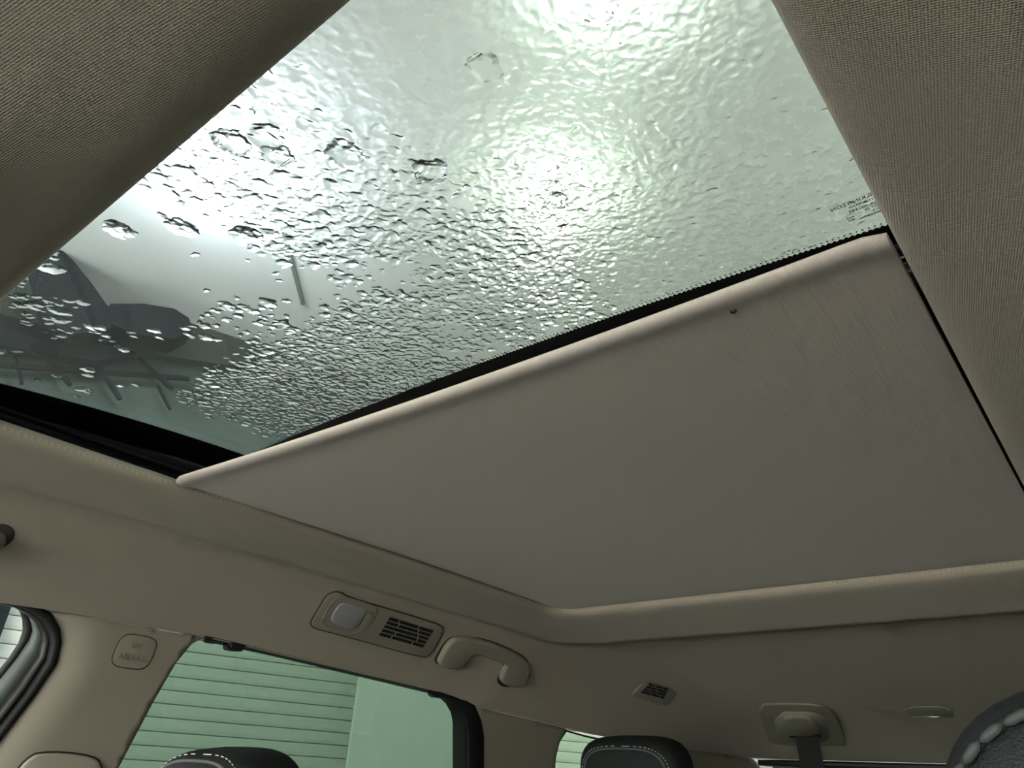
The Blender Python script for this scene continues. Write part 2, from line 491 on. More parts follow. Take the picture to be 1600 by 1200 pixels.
# ------------------------------------------------------------------ water on the glass
def drop_field():
    rng = random.Random(11); cells = {}; CS = .012; drops = []
    def ok(x, y, r, f):
        ci, cj = int(x // CS), int(y // CS); R = 3
        for a in range(ci - R, ci + R + 1):
            for b in range(cj - R, cj + R + 1):
                for (qx, qy, qr) in cells.get((a, b), ()):
                    if (qx - x) ** 2 + (qy - y) ** 2 < ((qr + r) * f) ** 2: return False
        return True
    def put(x, y, r, h):
        cells.setdefault((int(x // CS), int(y // CS)), []).append((x, y, r)); drops.append((x, y, r, h))
    return rng, ok, put, drops
def px_on_glass(px, py):
    p = on_z(px, py, .36)
    for _ in range(4): p = on_z(px, py, zg(p.y) + .004)
    return p
M_water = bpy.data.materials.new('water'); M_water.use_nodes = True
wb = M_water.node_tree.nodes['Principled BSDF']
wb.inputs['Base Color'].default_value = (1, 1, 1, 1); wb.inputs['Transmission Weight'].default_value = 1; wb.inputs['IOR'].default_value = 1.333; wb.inputs['Roughness'].default_value = 0.0

rng, ok, put, drops = drop_field()
BIG = [(187, 360, .0105, .075, 'large rounded raindrop alone at the far left of the glass'), (283, 356, .0100, .075, 'pointed raindrop between the far left drop and the bright lamp spot'),
       (385, 370, .0115, .075, 'wide hooked raindrop just under the bright left lamp spot'), (362, 222, .0105, .075, 'long raindrop above the bright left lamp spot, near the lining'),
       (415, 214, .0110, .075, 'long raindrop crossing the top of the ceiling seam'), (435, 243, .0095, .075, 'curled raindrop right of the ceiling seam, above the lamp'),
       (540, 240, .0110, .075, 'low pale raindrop right of the ceiling seam top'), (76, 418, .0090, .075, 'bright raindrop on the dark pillar seen through the glass'),
       (757, 108, .0090, .05, 'broad flat raindrop near the top middle of the glass'), (872, 313, .0075, .05, 'raindrop just above the small brown insect'),
       (672, 268, .0110, .075, 'oval raindrop left of the middle lamp spot')]
BIGD = []
for i, (px, py, r, h, lab) in enumerate(BIG):
    p = px_on_glass(px, py); put(p.x, p.y, r, h); BIGD.append((drops.pop(), lab, h > .06))
def dens(x, y):
    """(probability, mean radius, height ratio) over the pane"""
    p = Vector((x * 9, y * 9, 3.1)); n = noise.noise(p) + .5 * noise.noise(p * 2.7)
    u = -y                                                      # .1 front .. .49 rear
    k_sparse = max(0, min(1, (x + .08 + .05 * n) / .10)) * max(0, min(1, (.345 + .03 * n - u) / .06))
    near = max(0, min(1, (.30 - u) / .12))
    P = .95 * (1 - k_sparse) ** 5 + .0035
    if n > .34: P *= .06
    elif n > .26: P *= .4
    if k_sparse > .3 and n < -.22: P = .05
    if x < -.2: P = .95
    if k_sparse < .5 and near > .6 and n > .10: P *= .5
    rm = lerp(.0026, .0034, near) * (1 + .15 * n) * (1 + .5 * k_sparse)
    hr = lerp(.29, .17, near)
    if x < -.2: hr *= .62; rm *= .8
    if x > .25 and u > .29: P *= max(.004, 1 - (x - .25) / .09) ** 2
    return P, rm, hr
tries = 60000
for t in range(tries):
    x = rng.uniform(-.43, .415); y = rng.uniform(-.503, -.085)
    P, rm, hr = dens(x, y)
    if rng.random() > P: continue
    big = 1.0 - t / tries
    r = rm * (.35 + 1.5 * big ** 1.5 * rng.random() + .35 * rng.random())
    r = min(r, .0075)
    if ok(x, y, r, .82): put(x, y, r, hr * rng.uniform(.7, 1.25))
print('drops', len(drops))
def vnoise(X, Y, scale, seed):
    r = np.random.RandomState(seed); G = r.rand(256, 256); x = X / scale + 40; y = Y / scale + 40
    xi = np.floor(x).astype(int); yi = np.floor(y).astype(int); fx_ = x - xi; fy_ = y - yi
    fx_ = fx_ * fx_ * (3 - 2 * fx_); fy_ = fy_ * fy_ * (3 - 2 * fy_)
    g = lambda i, j: G[i % 256, j % 256]
    return (g(xi, yi) * (1 - fx_) + g(xi + 1, yi) * fx_) * (1 - fy_) + (g(xi, yi + 1) * (1 - fx_) + g(xi + 1, yi + 1) * fx_) * fy_ - .5
def water_film(drops, st=.0009, sd=0, x0=-.442, x1=.424, y0=-.506, y1=-.082):
    nx = int((x1 - x0) / st); ny = int((y1 - y0) / st)
    gx_, gy_ = np.meshgrid(x0 + st * np.arange(nx), y0 + st * np.arange(ny), indexing='ij')
    wx = gx_ + .0048 * vnoise(gx_, gy_, .0060, 1 + sd) + .0024 * vnoise(gx_, gy_, .0028, 2 + sd)
    wy = gy_ + .0048 * vnoise(gx_, gy_, .0060, 3 + sd) + .0024 * vnoise(gx_, gy_, .0028, 4 + sd)
    H3 = np.zeros((nx, ny))
    for (x, y, r, hr) in drops:
        R = r * 1.15 + .004
        i0 = max(0, int((x - R - x0) / st)); i1 = min(nx, int((x + R - x0) / st) + 2); j0 = max(0, int((y - R - y0) / st)); j1 = min(ny, int((y + R - y0) / st) + 2)
        if i0 >= i1 or j0 >= j1: continue
        q = ((wx[i0:i1, j0:j1] - x) ** 2 + (wy[i0:i1, j0:j1] - y) ** 2) / (r * 1.12) ** 2
        h = r * hr * np.clip(1 - q, 0, 1) ** .85
        H3[i0:i1, j0:j1] += h ** 3
    H = H3 ** (1 / 3)
    H *= 1 + .35 * vnoise(gx_, gy_, .003, 5)
    for _ in range(1):
        H[1:-1, 1:-1] = .6 * H[1:-1, 1:-1] + .1 * (H[2:, 1:-1] + H[:-2, 1:-1] + H[1:-1, 2:] + H[1:-1, :-2])
    wet = H > .00004
    H = np.where(wet, H, 0)
    cell = wet[:-1, :-1] | wet[1:, :-1] | wet[:-1, 1:] | wet[1:, 1:]
    ci, cj = np.nonzero(cell)
    used = np.zeros((nx, ny), bool)
    for a_, b_ in ((0, 0), (1, 0), (0, 1), (1, 1)): used[ci + a_, cj + b_] = True
    idx = -np.ones((nx, ny), int); n_ = int(used.sum()); idx[used] = np.arange(n_)
    zb = EYE.z + .0041 + (.374 - .17 * (gy_ + .53) ** 2)
    top = np.stack([gx_[used], gy_[used], (zb + H)[used] + .00002], 1); bot = np.stack([gx_[used], gy_[used], zb[used]], 1)
    co = np.concatenate([top, bot]).astype(np.float32)
    a_ = idx[ci, cj]; b_ = idx[ci + 1, cj]; c_ = idx[ci + 1, cj + 1]; d_ = idx[ci, cj + 1]
    q = np.concatenate([np.stack([a_, b_, c_, d_], 1), np.stack([d_, c_, b_, a_], 1) + n_]).astype(np.int32)
    me = bpy.data.meshes.new('rain_water'); me.vertices.add(len(co)); me.vertices.foreach_set('co', co.ravel())
    me.loops.add(q.size); me.loops.foreach_set('vertex_index', q.ravel()); me.polygons.add(len(q))
    me.polygons.foreach_set('loop_start', np.arange(0, q.size, 4, dtype=np.int32)); me.polygons.foreach_set('use_smooth', np.ones(len(q), bool))
    me.update(calc_edges=True); me.validate()
    print('water faces', len(q))
    return me
for k, ((x, y, r, h), lab, strong) in enumerate(BIGD):
    m_ = r * 1.5 + .004
    me = water_film([(x, y, r, .20 if strong else .09)], .0006, 3 * k, x - m_, x + m_, y - m_, y + m_); me.name = 'raindrop'; me.materials.append(M_water)
    o = bpy.data.objects.new('raindrop', me); COL.objects.link(o); tag(o, lab, 'raindrop', 'large raindrops on the sunroof')
me = water_film(drops); me.materials.append(M_water)
water = bpy.data.objects.new('rain_water', me); COL.objects.link(water)
tag(water, 'small raindrops and wet film covering the sunroof glass', 'rain water', kind='stuff')

# insect and bits on the glass underside, speck on the shade
def bug(px, py, Z, s, name, label, cat, mt):
    p = on_z(px, py, Z); bm = bmesh.new()
    bmesh.ops.create_icosphere(bm, subdivisions=2, radius=1)
    bmesh.ops.transform(bm, matrix=Matrix.Diagonal((s, s * .4, s * .35, 1)), verts=bm.verts)
    r2 = bmesh.ops.create_icosphere(bm, subdivisions=2, radius=1)
    bmesh.ops.transform(bm, matrix=Matrix.Translation((-s * 1.15, 0, 0)) @ Matrix.Diagonal((s * .35, s * .32, s * .3, 1)), verts=r2['verts'])
    o = obj(name, bm, mt); o.location = p; o.rotation_euler = (0, 0, .2)
    tag(o, label, cat)
    for k in range(6):
        a = (-1 if k % 2 else 1); x0 = s * (-.5 + .45 * (k // 2))
        obj('leg', tube_bm([(x0, 0, 0), (x0 + s * .25, a * s * .7, -s * .2), (x0 + s * .7, a * s * 1.1, s * .2)], s * .05, 5), mt, o)
    for a in (1, -1):
        wv = [(0, 0, -s * .2), (s * 1.2, a * s * .25, -s * .3), (s * 1.5, a * s * .7, -s * .3), (s * .7, a * s * .6, -s * .3)]
        obj('wing', prism_bm(wv, (0, 0, -1), 0, s * .04), mt, o)
    return o
def under(px, py, gap):
    z = .37
    for _ in range(5): z = zg(on_z(px, py, z).y) - gap
    return z
bug(880, 352, under(880, 352, .0012), .0026, 'insect', 'tiny brown insect resting on the wet roof glass in the lamp glare', 'insect', M_bug)
pa, pb = on_z(838, 399, under(838, 399, .0006)), on_z(856, 381, under(856, 381, .0006))
o = obj('grass_fibre', tube_bm([pa, pa.lerp(pb, .5) + Vector((.0006, 0, 0)), pb], .0003, 6), M_bug); tag(o, 'thin dark fibre on the glass below the insect', 'fibre')
pc = on_z(1146, 486, .3190); R = .0019
o = obj('speck', tube_bm([pc + Vector((R * math.cos(a), R * .8 * math.sin(a), -.0005)) for a in [2.2 + i * .62 for i in range(9)]], .0007, 6), M_blk); tag(o, 'tiny curled black speck on the beige shade', 'speck')

# ------------------------------------------------------------------ side trims, windows, pillars
def xs(z):                                       # inner face of side trim at height z above eye
    return .650 + .10 * max(0, .178 - z) ** 1.0 + .12 * max(0, .178 - z) ** 2
def side(px, py, off=0.0):                       # pixel -> (y, z) on the right side surface
    z = .1
    for _ in range(12):
        p = on_x(px, py, xs(z) + off); z = p.z - EYE.z
    return (p.y, z)
def pip(p, poly):
    x, y = p; c = False; n = len(poly)
    for i in range(n):
        x1, y1 = poly[i]; x2, y2 = poly[i - 1]
        if (y1 > y) != (y2 > y) and x < (x2 - x1) * (y - y1) / (y2 - y1) + x1: c = not c
    return c
def dseg(p, a, b):
    ax, ay = a; bx, by = b; px, py = p; dx, dy = bx - ax, by - ay
    t = max(0, min(1, ((px - ax) * dx + (py - ay) * dy) / (dx * dx + dy * dy + 1e-12)))
    return math.hypot(px - ax - t * dx, py - ay - t * dy)
def side_panel(name, poly, roll_edges, m, sgn=1, rr=.03, depth=.028, th=.03, step=.009, extra=None, off=0.0):
    """a sheet on the side surface with outline poly (y, z); along roll_edges it curves outward"""
    poly = [(float(a), float(b)) for a, b in poly]
    pts = []; cons = []
    dens_poly = []
    for i in range(len(poly)):
        a, b = poly[i], poly[(i + 1) % len(poly)]; L = math.hypot(b[0] - a[0], b[1] - a[1]); n = max(1, int(L / step))
        for k in range(n): dens_poly.append((lerp(a[0], b[0], k / n), lerp(a[1], b[1], k / n)))
    pts = list(dens_poly); nb = len(pts)
    ys = [p[0] for p in poly]; zs_ = [p[1] for p in poly]
    y = min(ys); 
    while y < max(ys):
        z = min(zs_)
        while z < max(zs_):
            q = (y + step * .3 * math.sin(z * 900), z)
            if pip(q, poly) and min(dseg(q, dens_poly[i], dens_poly[(i + 1) % nb]) for i in range(0, nb)) > step * .4: pts.append(q)
            z += step
        y += step
    r = delaunay_2d_cdt([Vector(p) for p in pts], [(i, (i + 1) % nb) for i in range(nb)], [], 0, 1e-6)
    vs, fs = r[0], r[2]
    keep = [f for f in fs if pip((sum(vs[i][0] for i in f) / len(f), sum(vs[i][1] for i in f) / len(f)), poly)]
    V = []
    for v in vs:
        x = xs(v[1]) + off
        if roll_edges:
            d = min(dseg((v[0], v[1]), a, b) for e in roll_edges for a, b in zip(e[:-1], e[1:]))
            if d < rr: x += depth * (1 - math.sqrt(max(0, 1 - (1 - d / rr) ** 2)))
        if extra: x += extra(v[0], v[1])
        V.append((sgn * x, v[0], EYE.z + v[1]))
    FCs = [tuple(f) if sgn > 0 else tuple(reversed(f)) for f in keep]
    o = obj(name, (V, FCs), m)
    so = o.modifiers.new('thick', 'SOLIDIFY'); so.thickness = th; so.offset = -1 if False else 1
    # thicken outward
    nrm = Vector((0, 0, 0))
    for p in o.data.polygons: nrm += p.normal * p.area
    so.offset = 1 if nrm.x * sgn > 0 else -1
    so.use_even_offset = False
    return o
def build_side(sgn):
    right = sgn > 0
    suf = 'passenger side' if right else 'driver side'
    fw = [side(*p) for p in ((-330, 846), (-160, 882), (0, 929), (50, 942), (78, 960), (92, 985), (94, 1005), (86, 1038), (50, 1090), (0, 1155), (-100, 1290))]
    rw = [side(*p) for p in ((262, 1058), (300, 1006), (315, 998))]
    bl = [side(*p) for p in ((78, 960), (92, 985), (94, 1005), (86, 1038), (50, 1090), (0, 1155), (-60, 1235), (-250, 1480))]
    br = [side(*p) for p in ((330, 992), (313, 999), (300, 1006), (275, 1036), (240, 1096), (185, 1200), (130, 1305), (40, 1480))]
    top = [(bl[0][0], ztop(bl[0][0]) - .0015), (br[0][0], ztop(br[0][0]) - .0015)]
    poly = [top[0]] + bl[1:] + list(reversed(br[1:])) + [top[1]]
    bp = empty('pillar_trim', (sgn * .66, -.52, EYE.z - .1))
    tag(bp, ('cream middle pillar trim with airbag tag between the two right windows' if right else 'cream middle pillar trim on the near side behind the driver'), 'pillar trim')
    o = side_panel('pillar_cover', poly, [bl], M_trim, sgn, rr=.060, depth=.034, th=.02); keep_world(o, bp)
    # height adjuster cover
    ha = [side(*p) for p in ((20, 1215), (32, 1196), (45, 1184), (58, 1177), (100, 1176), (145, 1183), (156, 1192), (157, 1215), (120, 1300), (-40, 1300))]
    pts = [Vector((sgn * (xs(z)), y, EYE.z + z)) for y, z in ha]
    o = obj('belt_adjuster', prism_bm(smooth_loop(pts, 1), (-sgn, 0, 0), -.004, .006, .004), M_trimd); keep_world(o, bp)
    gp = smooth_loop(pts, 1); o = obj('adjuster_gap', tube_bm([p + Vector((-sgn * .0005, 0, 0)) for p in gp], .0022, 6, True), M_gap); keep_world(o, bp)
    if right:
        tg = [(203, 991), (220, 993), (234, 996), (242, 1000), (245, 1008), (240, 1022), (234, 1035), (227, 1043), (217, 1046), (199, 1044), (182, 1041), (176, 1036), (175, 1028), (180, 1014), (187, 1000), (195, 993)]
        P = [side(*p) for p in tg]; P3 = [Vector((xs(z), y, EYE.z + z)) for y, z in P]
        sm = smooth_loop(P3, 1)
        gapm = mat('seam_brown', (.05, .045, .035), .8)
        o = obj('tag_groove', tube_bm(sm, .0011, 6, True), gapm); keep_world(o, bp)
        o = obj('airbag_tag', prism_bm(sm, (-1, 0, 0), -.002, .0012, .0012), M_trim); keep_world(o, bp)
        cy = sum(p[0] for p in P) / len(P); cz = sum(p[1] for p in P) / len(P)
        for txt, dz, sz in (('SRS', .0075, .010), ('AIRBAG', -.0085, .0125)):
            cu = bpy.data.curves.new('raised_lettering', 'FONT'); cu.body = txt; cu.size = sz; cu.extrude = .0004; cu.align_x = 'CENTER'; cu.align_y = 'CENTER'
            o = text_mesh('raised_lettering', cu, M_letter)
            mt = Matrix(((0, 0, -1), (-1, 0, 0), (0, 1, 0)))     # text x -> -Y, y -> Z, normal -> -X
            o.matrix_world = Matrix.Translation((xs(cz + dz) - .0016, cy, EYE.z + cz + dz)) @ mt.to_4x4()
            mw = o.matrix_world.copy(); o.parent = bp; o.matrix_parent_inverse = Matrix.Translation(-Vector(bp.location)); o.matrix_world = mw
    # C pillar
    cl = [side(*p) for p in ((700, 1078), (722, 1088), (738, 1103), (748, 1122), (752, 1145), (752, 1200), (752, 1290), (748, 1480))]
    cq = [side(*p) for p in ((885, 1142), (874, 1162), (869, 1182), (867, 1205), (868, 1250), (900, 1330), (930, 1400))]
    c0 = cl[0]; c0z = ztop(c0[0]) - .0015
    ytop = [(lerp(cl[3][0], cq[0][0], k / 6), ztop(lerp(cl[3][0], cq[0][0], k / 6)) - .0015) for k in range(7)]
    poly = [p for p in cl[3:]] + [(cq[-1][0], cl[-1][1])] + list(reversed(cq[1:])) + [(cq[0][0], ztop(cq[0][0]) - .0015)] + list(reversed(ytop[:-1]))
    cp = side_panel('pillar_trim', poly, None, M_trim, sgn, th=.03)
    tag(cp, ('cream rear pillar trim between the rear door window and the small rear window' if right else 'cream rear pillar trim on the near side'), 'pillar trim')
    if right:
        P = side(833, 1163); c = Vector((xs(P[1]) - .0003, P[0], EYE.z + P[1]))
        o = obj('airbag_mark', tube_bm([c + Vector((0, .011 * math.cos(a), .011 * math.sin(a))) for a in [i * math.pi / 8 for i in range(16)]], .0008, 6, True), M_trimd, cp)  # raised ring for the faint airbag mark
    # quarter window surround and D pillar
    qt = [side(*p) for p in ((885, 1142), (915, 1150), (960, 1160), (1010, 1172))]
    ye = qt[-1][0] - .15
    poly = [(ye, ztop(ye) - .001), (ye - .02, -.1), (ye, -.3), (-2.80, -.3), (-2.80, .10), (-2.74, ztop(-2.74) - .001)]
    dp = side_panel('pillar_trim', poly, None, M_trim, sgn, th=.03, step=.02)
    tag(dp, 'cream tail pillar trim beside the tailgate, %s' % suf, 'pillar trim')
    # rear door window: seal ring + pane
    def band(name, outer, inner, off0, off1, m, parent):
        V, FC = [], []; n = len(outer)
        for (a, b) in zip(outer, inner):
            V.append((sgn * (xs(a[1]) + off0), a[0], EYE.z + a[1])); V.append((sgn * (xs(b[1]) + off1), b[0], EYE.z + b[1]))
        for i in range(n - 1): FC.append((2 * i, 2 * i + 1, 2 * i + 3, 2 * i + 2))
        o = obj(name, (V, FC), m); so = o.modifiers.new('t', 'SOLIDIFY'); so.thickness = .006; so.offset = 0
        return keep_world(o, parent)
    so_ = [(318, 994), (320, 994), (324, 994), (330, 994), (335, 992), (420, 1010), (500, 1029), (600, 1053), (660, 1068), (700, 1077), (722, 1087), (740, 1103), (749, 1125), (753, 1150), (753, 1200), (753, 1280), (750, 1400)]
    si_ = [(318, 1000), (320, 1001), (324, 1002), (330, 1003), (338, 1003), (420, 1021), (500, 1040), (600, 1064), (650, 1076), (682, 1084), (696, 1097), (704, 1112), (708, 1130), (708, 1152), (708, 1200), (708, 1280), (706, 1400)]
    wn = empty('window_2' if right else 'window_5', (sgn * .68, -.95, EYE.z)); wn['kind'] = 'structure'
    outer = [side(*p, .004) for p in so_]; inner = [side(*p, .03) for p in si_]
    band('window_seal', [(a, min(b, ztop(a) + .004)) for a, b in outer], inner, .000, .03, M_rub, wn)
    if True:
        mid = [((a[0] * .5 + b[0] * .5), (a[1] * .5 + b[1] * .5)) for a, b in zip(outer, inner)][8:]
        V = [Vector((sgn * (xs(z) + .014), y, EYE.z + z)) for y, z in mid]
        o = obj('seal_lip', tube_bm(V, .004, 8), M_blk); keep_world(o, wn)
    ip = [(y, z) for y, z in [side(*p, .034) for p in ((-100, 1500), (190, 1070), (262, 1000), (322, 990), (420, 1005), (600, 1048), (700, 1072), (735, 1100), (735, 1500))]]
    mtn = M_tint if right else M_tintd
    o = obj('window_pane', prism_bm([Vector((sgn * (xs(z) + .036), y, EYE.z + z)) for y, z in ip], (sgn, 0, 0), 0, .004), mtn, smooth=False); keep_world(o, wn)
    for pts_ in (((355, 998), (383, 1004), (380, 1012), (375, 1018), (365, 1018), (353, 1015), (351, 1009), (354, 1008), (358, 1011), (359, 1006)),
                 ((673, 1072), (700, 1079), (697, 1084), (692, 1090), (686, 1091), (676, 1089), (671, 1085), (673, 1082), (679, 1083), (678, 1077))):
        P3 = [Vector((sgn * (xs(z) + .006), y, EYE.z + z)) for y, z in [side(*p, .006) for p in pts_]]
        o = obj('blind_hook', prism_bm(P3, (-sgn, 0, 0), -.006, .006, .001), M_blk, smooth=False); keep_world(o, wn)
    # quarter window
    q = empty('window_3' if right else 'window_6', (sgn * .67, -1.8, EYE.z)); q['kind'] = 'structure'
    qp = [side(*p, .034) for p in ((880, 1138), (960, 1156), (1100, 1190), (1300, 1500), (860, 1500), (858, 1180))]
    o = obj('window_pane', prism_bm([Vector((sgn * (xs(z) + .030), y, EYE.z + min(z, ztop(y) - .002))) for y, z in qp], (sgn, 0, 0), 0, .004), M_tintq if right else M_tintd, smooth=False); keep_world(o, q)
    ql = [side(*p) for p in ((1010, 1172), (960, 1160), (915, 1150), (887, 1142), (873, 1162), (868, 1182), (866, 1205), (868, 1250), (900, 1330))]
    V = [Vector((sgn * (xs(z) + .004), y, EYE.z + z)) for y, z in ql]
    o = obj('window_seal', tube_bm(V, .0022, 8), M_rub); keep_world(o, q)
    # front door window: layered frame
    f = empty('window_1' if right else 'window_4', (sgn * .67, 0, EYE.z)); f['kind'] = 'structure'
    A = [(-330, 850), (-160, 884), (0, 929), (30, 935), (58, 946), (80, 962), (92, 984), (94, 1005), (86, 1038), (50, 1090), (0, 1155), (-100, 1292), (-250, 1500)]
    B = [(-330, 858), (-160, 892), (0, 938), (28, 945), (52, 956), (68, 970), (77, 988), (80, 1005), (74, 1032), (40, 1085), (0, 1137), (-100, 1270), (-250, 1475)]
    C_ = [(-330, 859), (-160, 893), (0, 939), (26, 946), (46, 957), (60, 970), (67, 986), (68, 1000), (62, 1025), (32, 1068), (0, 1110), (-100, 1243), (-250, 1448)]
    D = [(-330, 860), (-160, 894), (0, 940), (24, 943), (34, 948), (44, 958), (49, 970), (51, 985), (46, 1000), (26, 1030), (0, 1062), (-100, 1190), (-250, 1390)]
    E = [(-330, 862), (-160, 896), (0, 941), (20, 943), (30, 946), (36, 955), (39, 968), (39, 985), (32, 1005), (16, 1030), (0, 1050), (-100, 1178), (-250, 1375)]
    oA = [side(*p, .012) for p in A]; oB = [side(*p, .022) for p in B]; oC = [side(*p, .032) for p in C_]; oD = [side(*p, .045) for p in D]; oE = [side(*p, .048) for p in E]
    band('door_seal', oA, oB, .012, .022, M_rub, f)
    band('seal_channel', oB, oC, .024, .036, M_blk, f)
    band('door_frame', oC, oD, .036, .045, M_door, f)
    band('glass_run', oD, oE, .044, .052, M_rub, f)
    mid = [((a[0] * .5 + b[0] * .5), (a[1] * .5 + b[1] * .5)) for a, b in zip(oB, oC)]
    o = obj('seal_lip', tube_bm([Vector((sgn * (xs(z) + .024), y, EYE.z + z)) for y, z in mid], .0035, 8), M_rub); keep_world(o, f)
    fp = [side(*p, .055) for p in ((-330, 855), (0, 934), (40, 945), (48, 980), (0, 1055), (-250, 1380))]
    fp = [(.85, -.30), (.55, -.02)] + fp + [(-.30, -.30)]
    o = obj('window_pane', prism_bm([Vector((sgn * (xs(z) + .058), y, EYE.z + z)) for y, z in fp], (sgn, 0, 0), 0, .004), M_clear, smooth=False); keep_world(o, f)
    # door panels below the windows
    V = [(1.1, -.30), (-2.80, -.30), (-2.80, -1.0), (1.1, -1.0)]
    P3 = [Vector((sgn * (.77 if z > -.5 else .78), y, EYE.z + z)) for y, z in V]
    o = obj('door_panel', prism_bm(P3, (sgn, 0, 0), 0, .05), M_doorp, smooth=False); tag(o, 'dark lower door and side panel, %s' % suf, 'door panel')
build_side(1); build_side(-1)

# headliner lower lip against pillars and the seam line
# ------------------------------------------------------------------ fittings on the right-hand roof rail
def plane_fit(pxs):
    H = [hit(*p) for p in pxs]
    c = sum((h[0] for h in H), Vector()) / len(H); n = sum((h[1] for h in H), Vector()).normalized()
    return c, n
def flat(pxs, c, n, lift=0):                      # pixels onto the plane (c, n)
    out = []
    for p in pxs:
        d = ray(*p); t = (c + n * lift - EYE).dot(n) / d.dot(n); out.append(EYE + d * t)
    return out
pan = [(485, 974), (490, 982), (520, 990), (570, 1003), (615, 1016), (657, 1027), (669, 1027), (679, 1016), (688, 1000), (694, 986), (690, 978), (660, 968), (630, 959), (585, 946), (545, 934), (532, 926), (520, 926), (511, 931), (503, 943), (495, 957)]
c, n = plane_fit([(520, 970), (560, 990), (600, 980), (640, 990), (650, 1010), (670, 990)])
lamp = empty('reading_lamp_panel', c); tag(lamp, 'cream roof rail panel with frosted reading lamp, switch and slotted air vent', 'lamp panel')
LF = .0035
op = flat(pan, c, n, LF)
op = smooth_loop(op, 1)
gapm2 = mat('seam_olive', (.06, .055, .04), .8)
# base plate as a frame with vent well shaded by dark colour: plate, then parts on it
o = obj('bezel', prism_bm(op, n, -.012, .0, .003), M_trim); keep_world(o, lamp)
o = obj('bezel_gap', tube_bm([p - n * .0022 for p in op], .0016, 6, True), gapm2); keep_world(o, lamp)
lens = [(532, 943), (540, 943), (564, 949), (572, 953), (568, 964), (561, 975), (550, 981), (540, 981), (525, 976), (516, 969), (520, 959), (526, 949)]
o = obj('lamp_lens', prism_bm(smooth_loop(flat(lens, c, n, LF), 1), n, -.004, .0022, .002), M_lens); keep_world(o, lamp)
sw = [(575, 957), (584, 960), (580, 970), (574, 976), (563, 983), (561, 979), (566, 971)]
pl = smooth_loop(flat(sw, c, n, LF), 1)
o = obj('lamp_switch', prism_bm(pl, n, -.004, .0016, .001), M_trim); keep_world(o, lamp)
o = obj('switch_gap', tube_bm(pl, .0006, 5, True), gapm2); keep_world(o, lamp)
# vent
def vent(corners, rows, parent, lift, cuts, c, n):
    q = flat(corners, c, n, lift)                 # tl, tr, br, bl
    def P(u, v): return q[0].lerp(q[1], u).lerp(q[3].lerp(q[2], u), v)
    well = obj('vent_well', prism_bm([P(0, 0), P(1, 0), P(1, 1), P(0, 1)], n, -.003, .0003), M_gap, smooth=False); keep_world(well, parent)
    wz = (q[3] - q[0]).length / rows
    for r in range(rows + 1):
        a, b = P(0, r / rows), P(1, r / rows)
        o = obj('vent_slat', box_bm((a + b) / 2 + n * .001, ((b - a).length, .0011 if 0 < r < rows else .0008, .0022), frame(n, b - a)), M_trim, smooth=False); keep_world(o, parent)
    for r in range(rows):
        for u in cuts[r % len(cuts)]:
            a, b = P(u, r / rows), P(u, (r + 1) / rows)
            o = obj('vent_divider', box_bm((a + b) / 2 + n * .0008, ((b - a).length, .001, .0018), frame(n, b - a)), M_trim, smooth=False); keep_world(o, parent)
vent([(610, 963), (678, 984), (661, 1012), (592, 993)], 5, lamp, LF, [(.22, .66), (.25, .70), (.75,), (.28, .78), (.25, .72)], c, n)
# shallow recess around the lens
o = obj('lens_rim', tube_bm([p + n * .0002 for p in smooth_loop(flat([(530, 934), (545, 934), (575, 943), (590, 950), (583, 968), (570, 983), (552, 990), (535, 989), (512, 980), (502, 972), (510, 955), (518, 940)], c, n, LF), 1)], .0008, 6, True), M_trim); keep_world(o, lamp)

# grab handle
gh = [(684, 1035), (690, 1022), (697, 1009), (704, 1001), (712, 997), (725, 996), (747, 999), (772, 1006), (797, 1016), (816, 1026), (825, 1034), (828, 1046), (824, 1060), (818, 1069), (810, 1073), (795, 1072), (784, 1067), (781, 1060), (786, 1048), (791, 1039), (786, 1036), (772, 1031), (755, 1025), (744, 1022), (737, 1023), (730, 1031), (722, 1045), (712, 1045), (700, 1043), (688, 1040)]
c2, n2 = plane_fit([(700, 1030), (740, 1010), (760, 1040), (800, 1050), (780, 1020), (740, 1040)])
P = smooth_loop(flat(gh, c2, n2, .008), 1)
gr = obj('grab_handle', prism_bm(P, n2, -.014, .006, .0055), M_trim)
tag(gr, 'cream folded grab handle above the rear door window', 'grab handle')
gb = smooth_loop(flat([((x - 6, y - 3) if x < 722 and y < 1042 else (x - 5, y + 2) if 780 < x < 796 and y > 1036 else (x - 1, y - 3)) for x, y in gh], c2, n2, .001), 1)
o = obj('handle_gap_shadow', prism_bm(gb, n2, -.004, .0012, .0), mat('gap_shadow_dark', (.03, .028, .024), .8), gr)  # dark plate paints the gap and shadow beside the handle legs

# second vent
c3, n3 = plane_fit([(1000, 1085), (1025, 1080), (1045, 1085)])
v2 = empty('roof_vent', c3); tag(v2, 'small square slotted vent in the dark rear lining', 'air vent')
o = obj('bezel', prism_bm(smooth_loop(flat([(986, 1086), (1012, 1063), (1062, 1079), (1047, 1101), (1036, 1104), (993, 1091)], c3, n3, .003), 1), n3, -.006, 0, .003), M_trim); keep_world(o, v2)
vent([(1016, 1067), (1045, 1075), (1037, 1092), (1001, 1082)], 4, v2, .003, [(.3, .7), (.5,), (.25, .6), (.4, .8)], c3, n3)

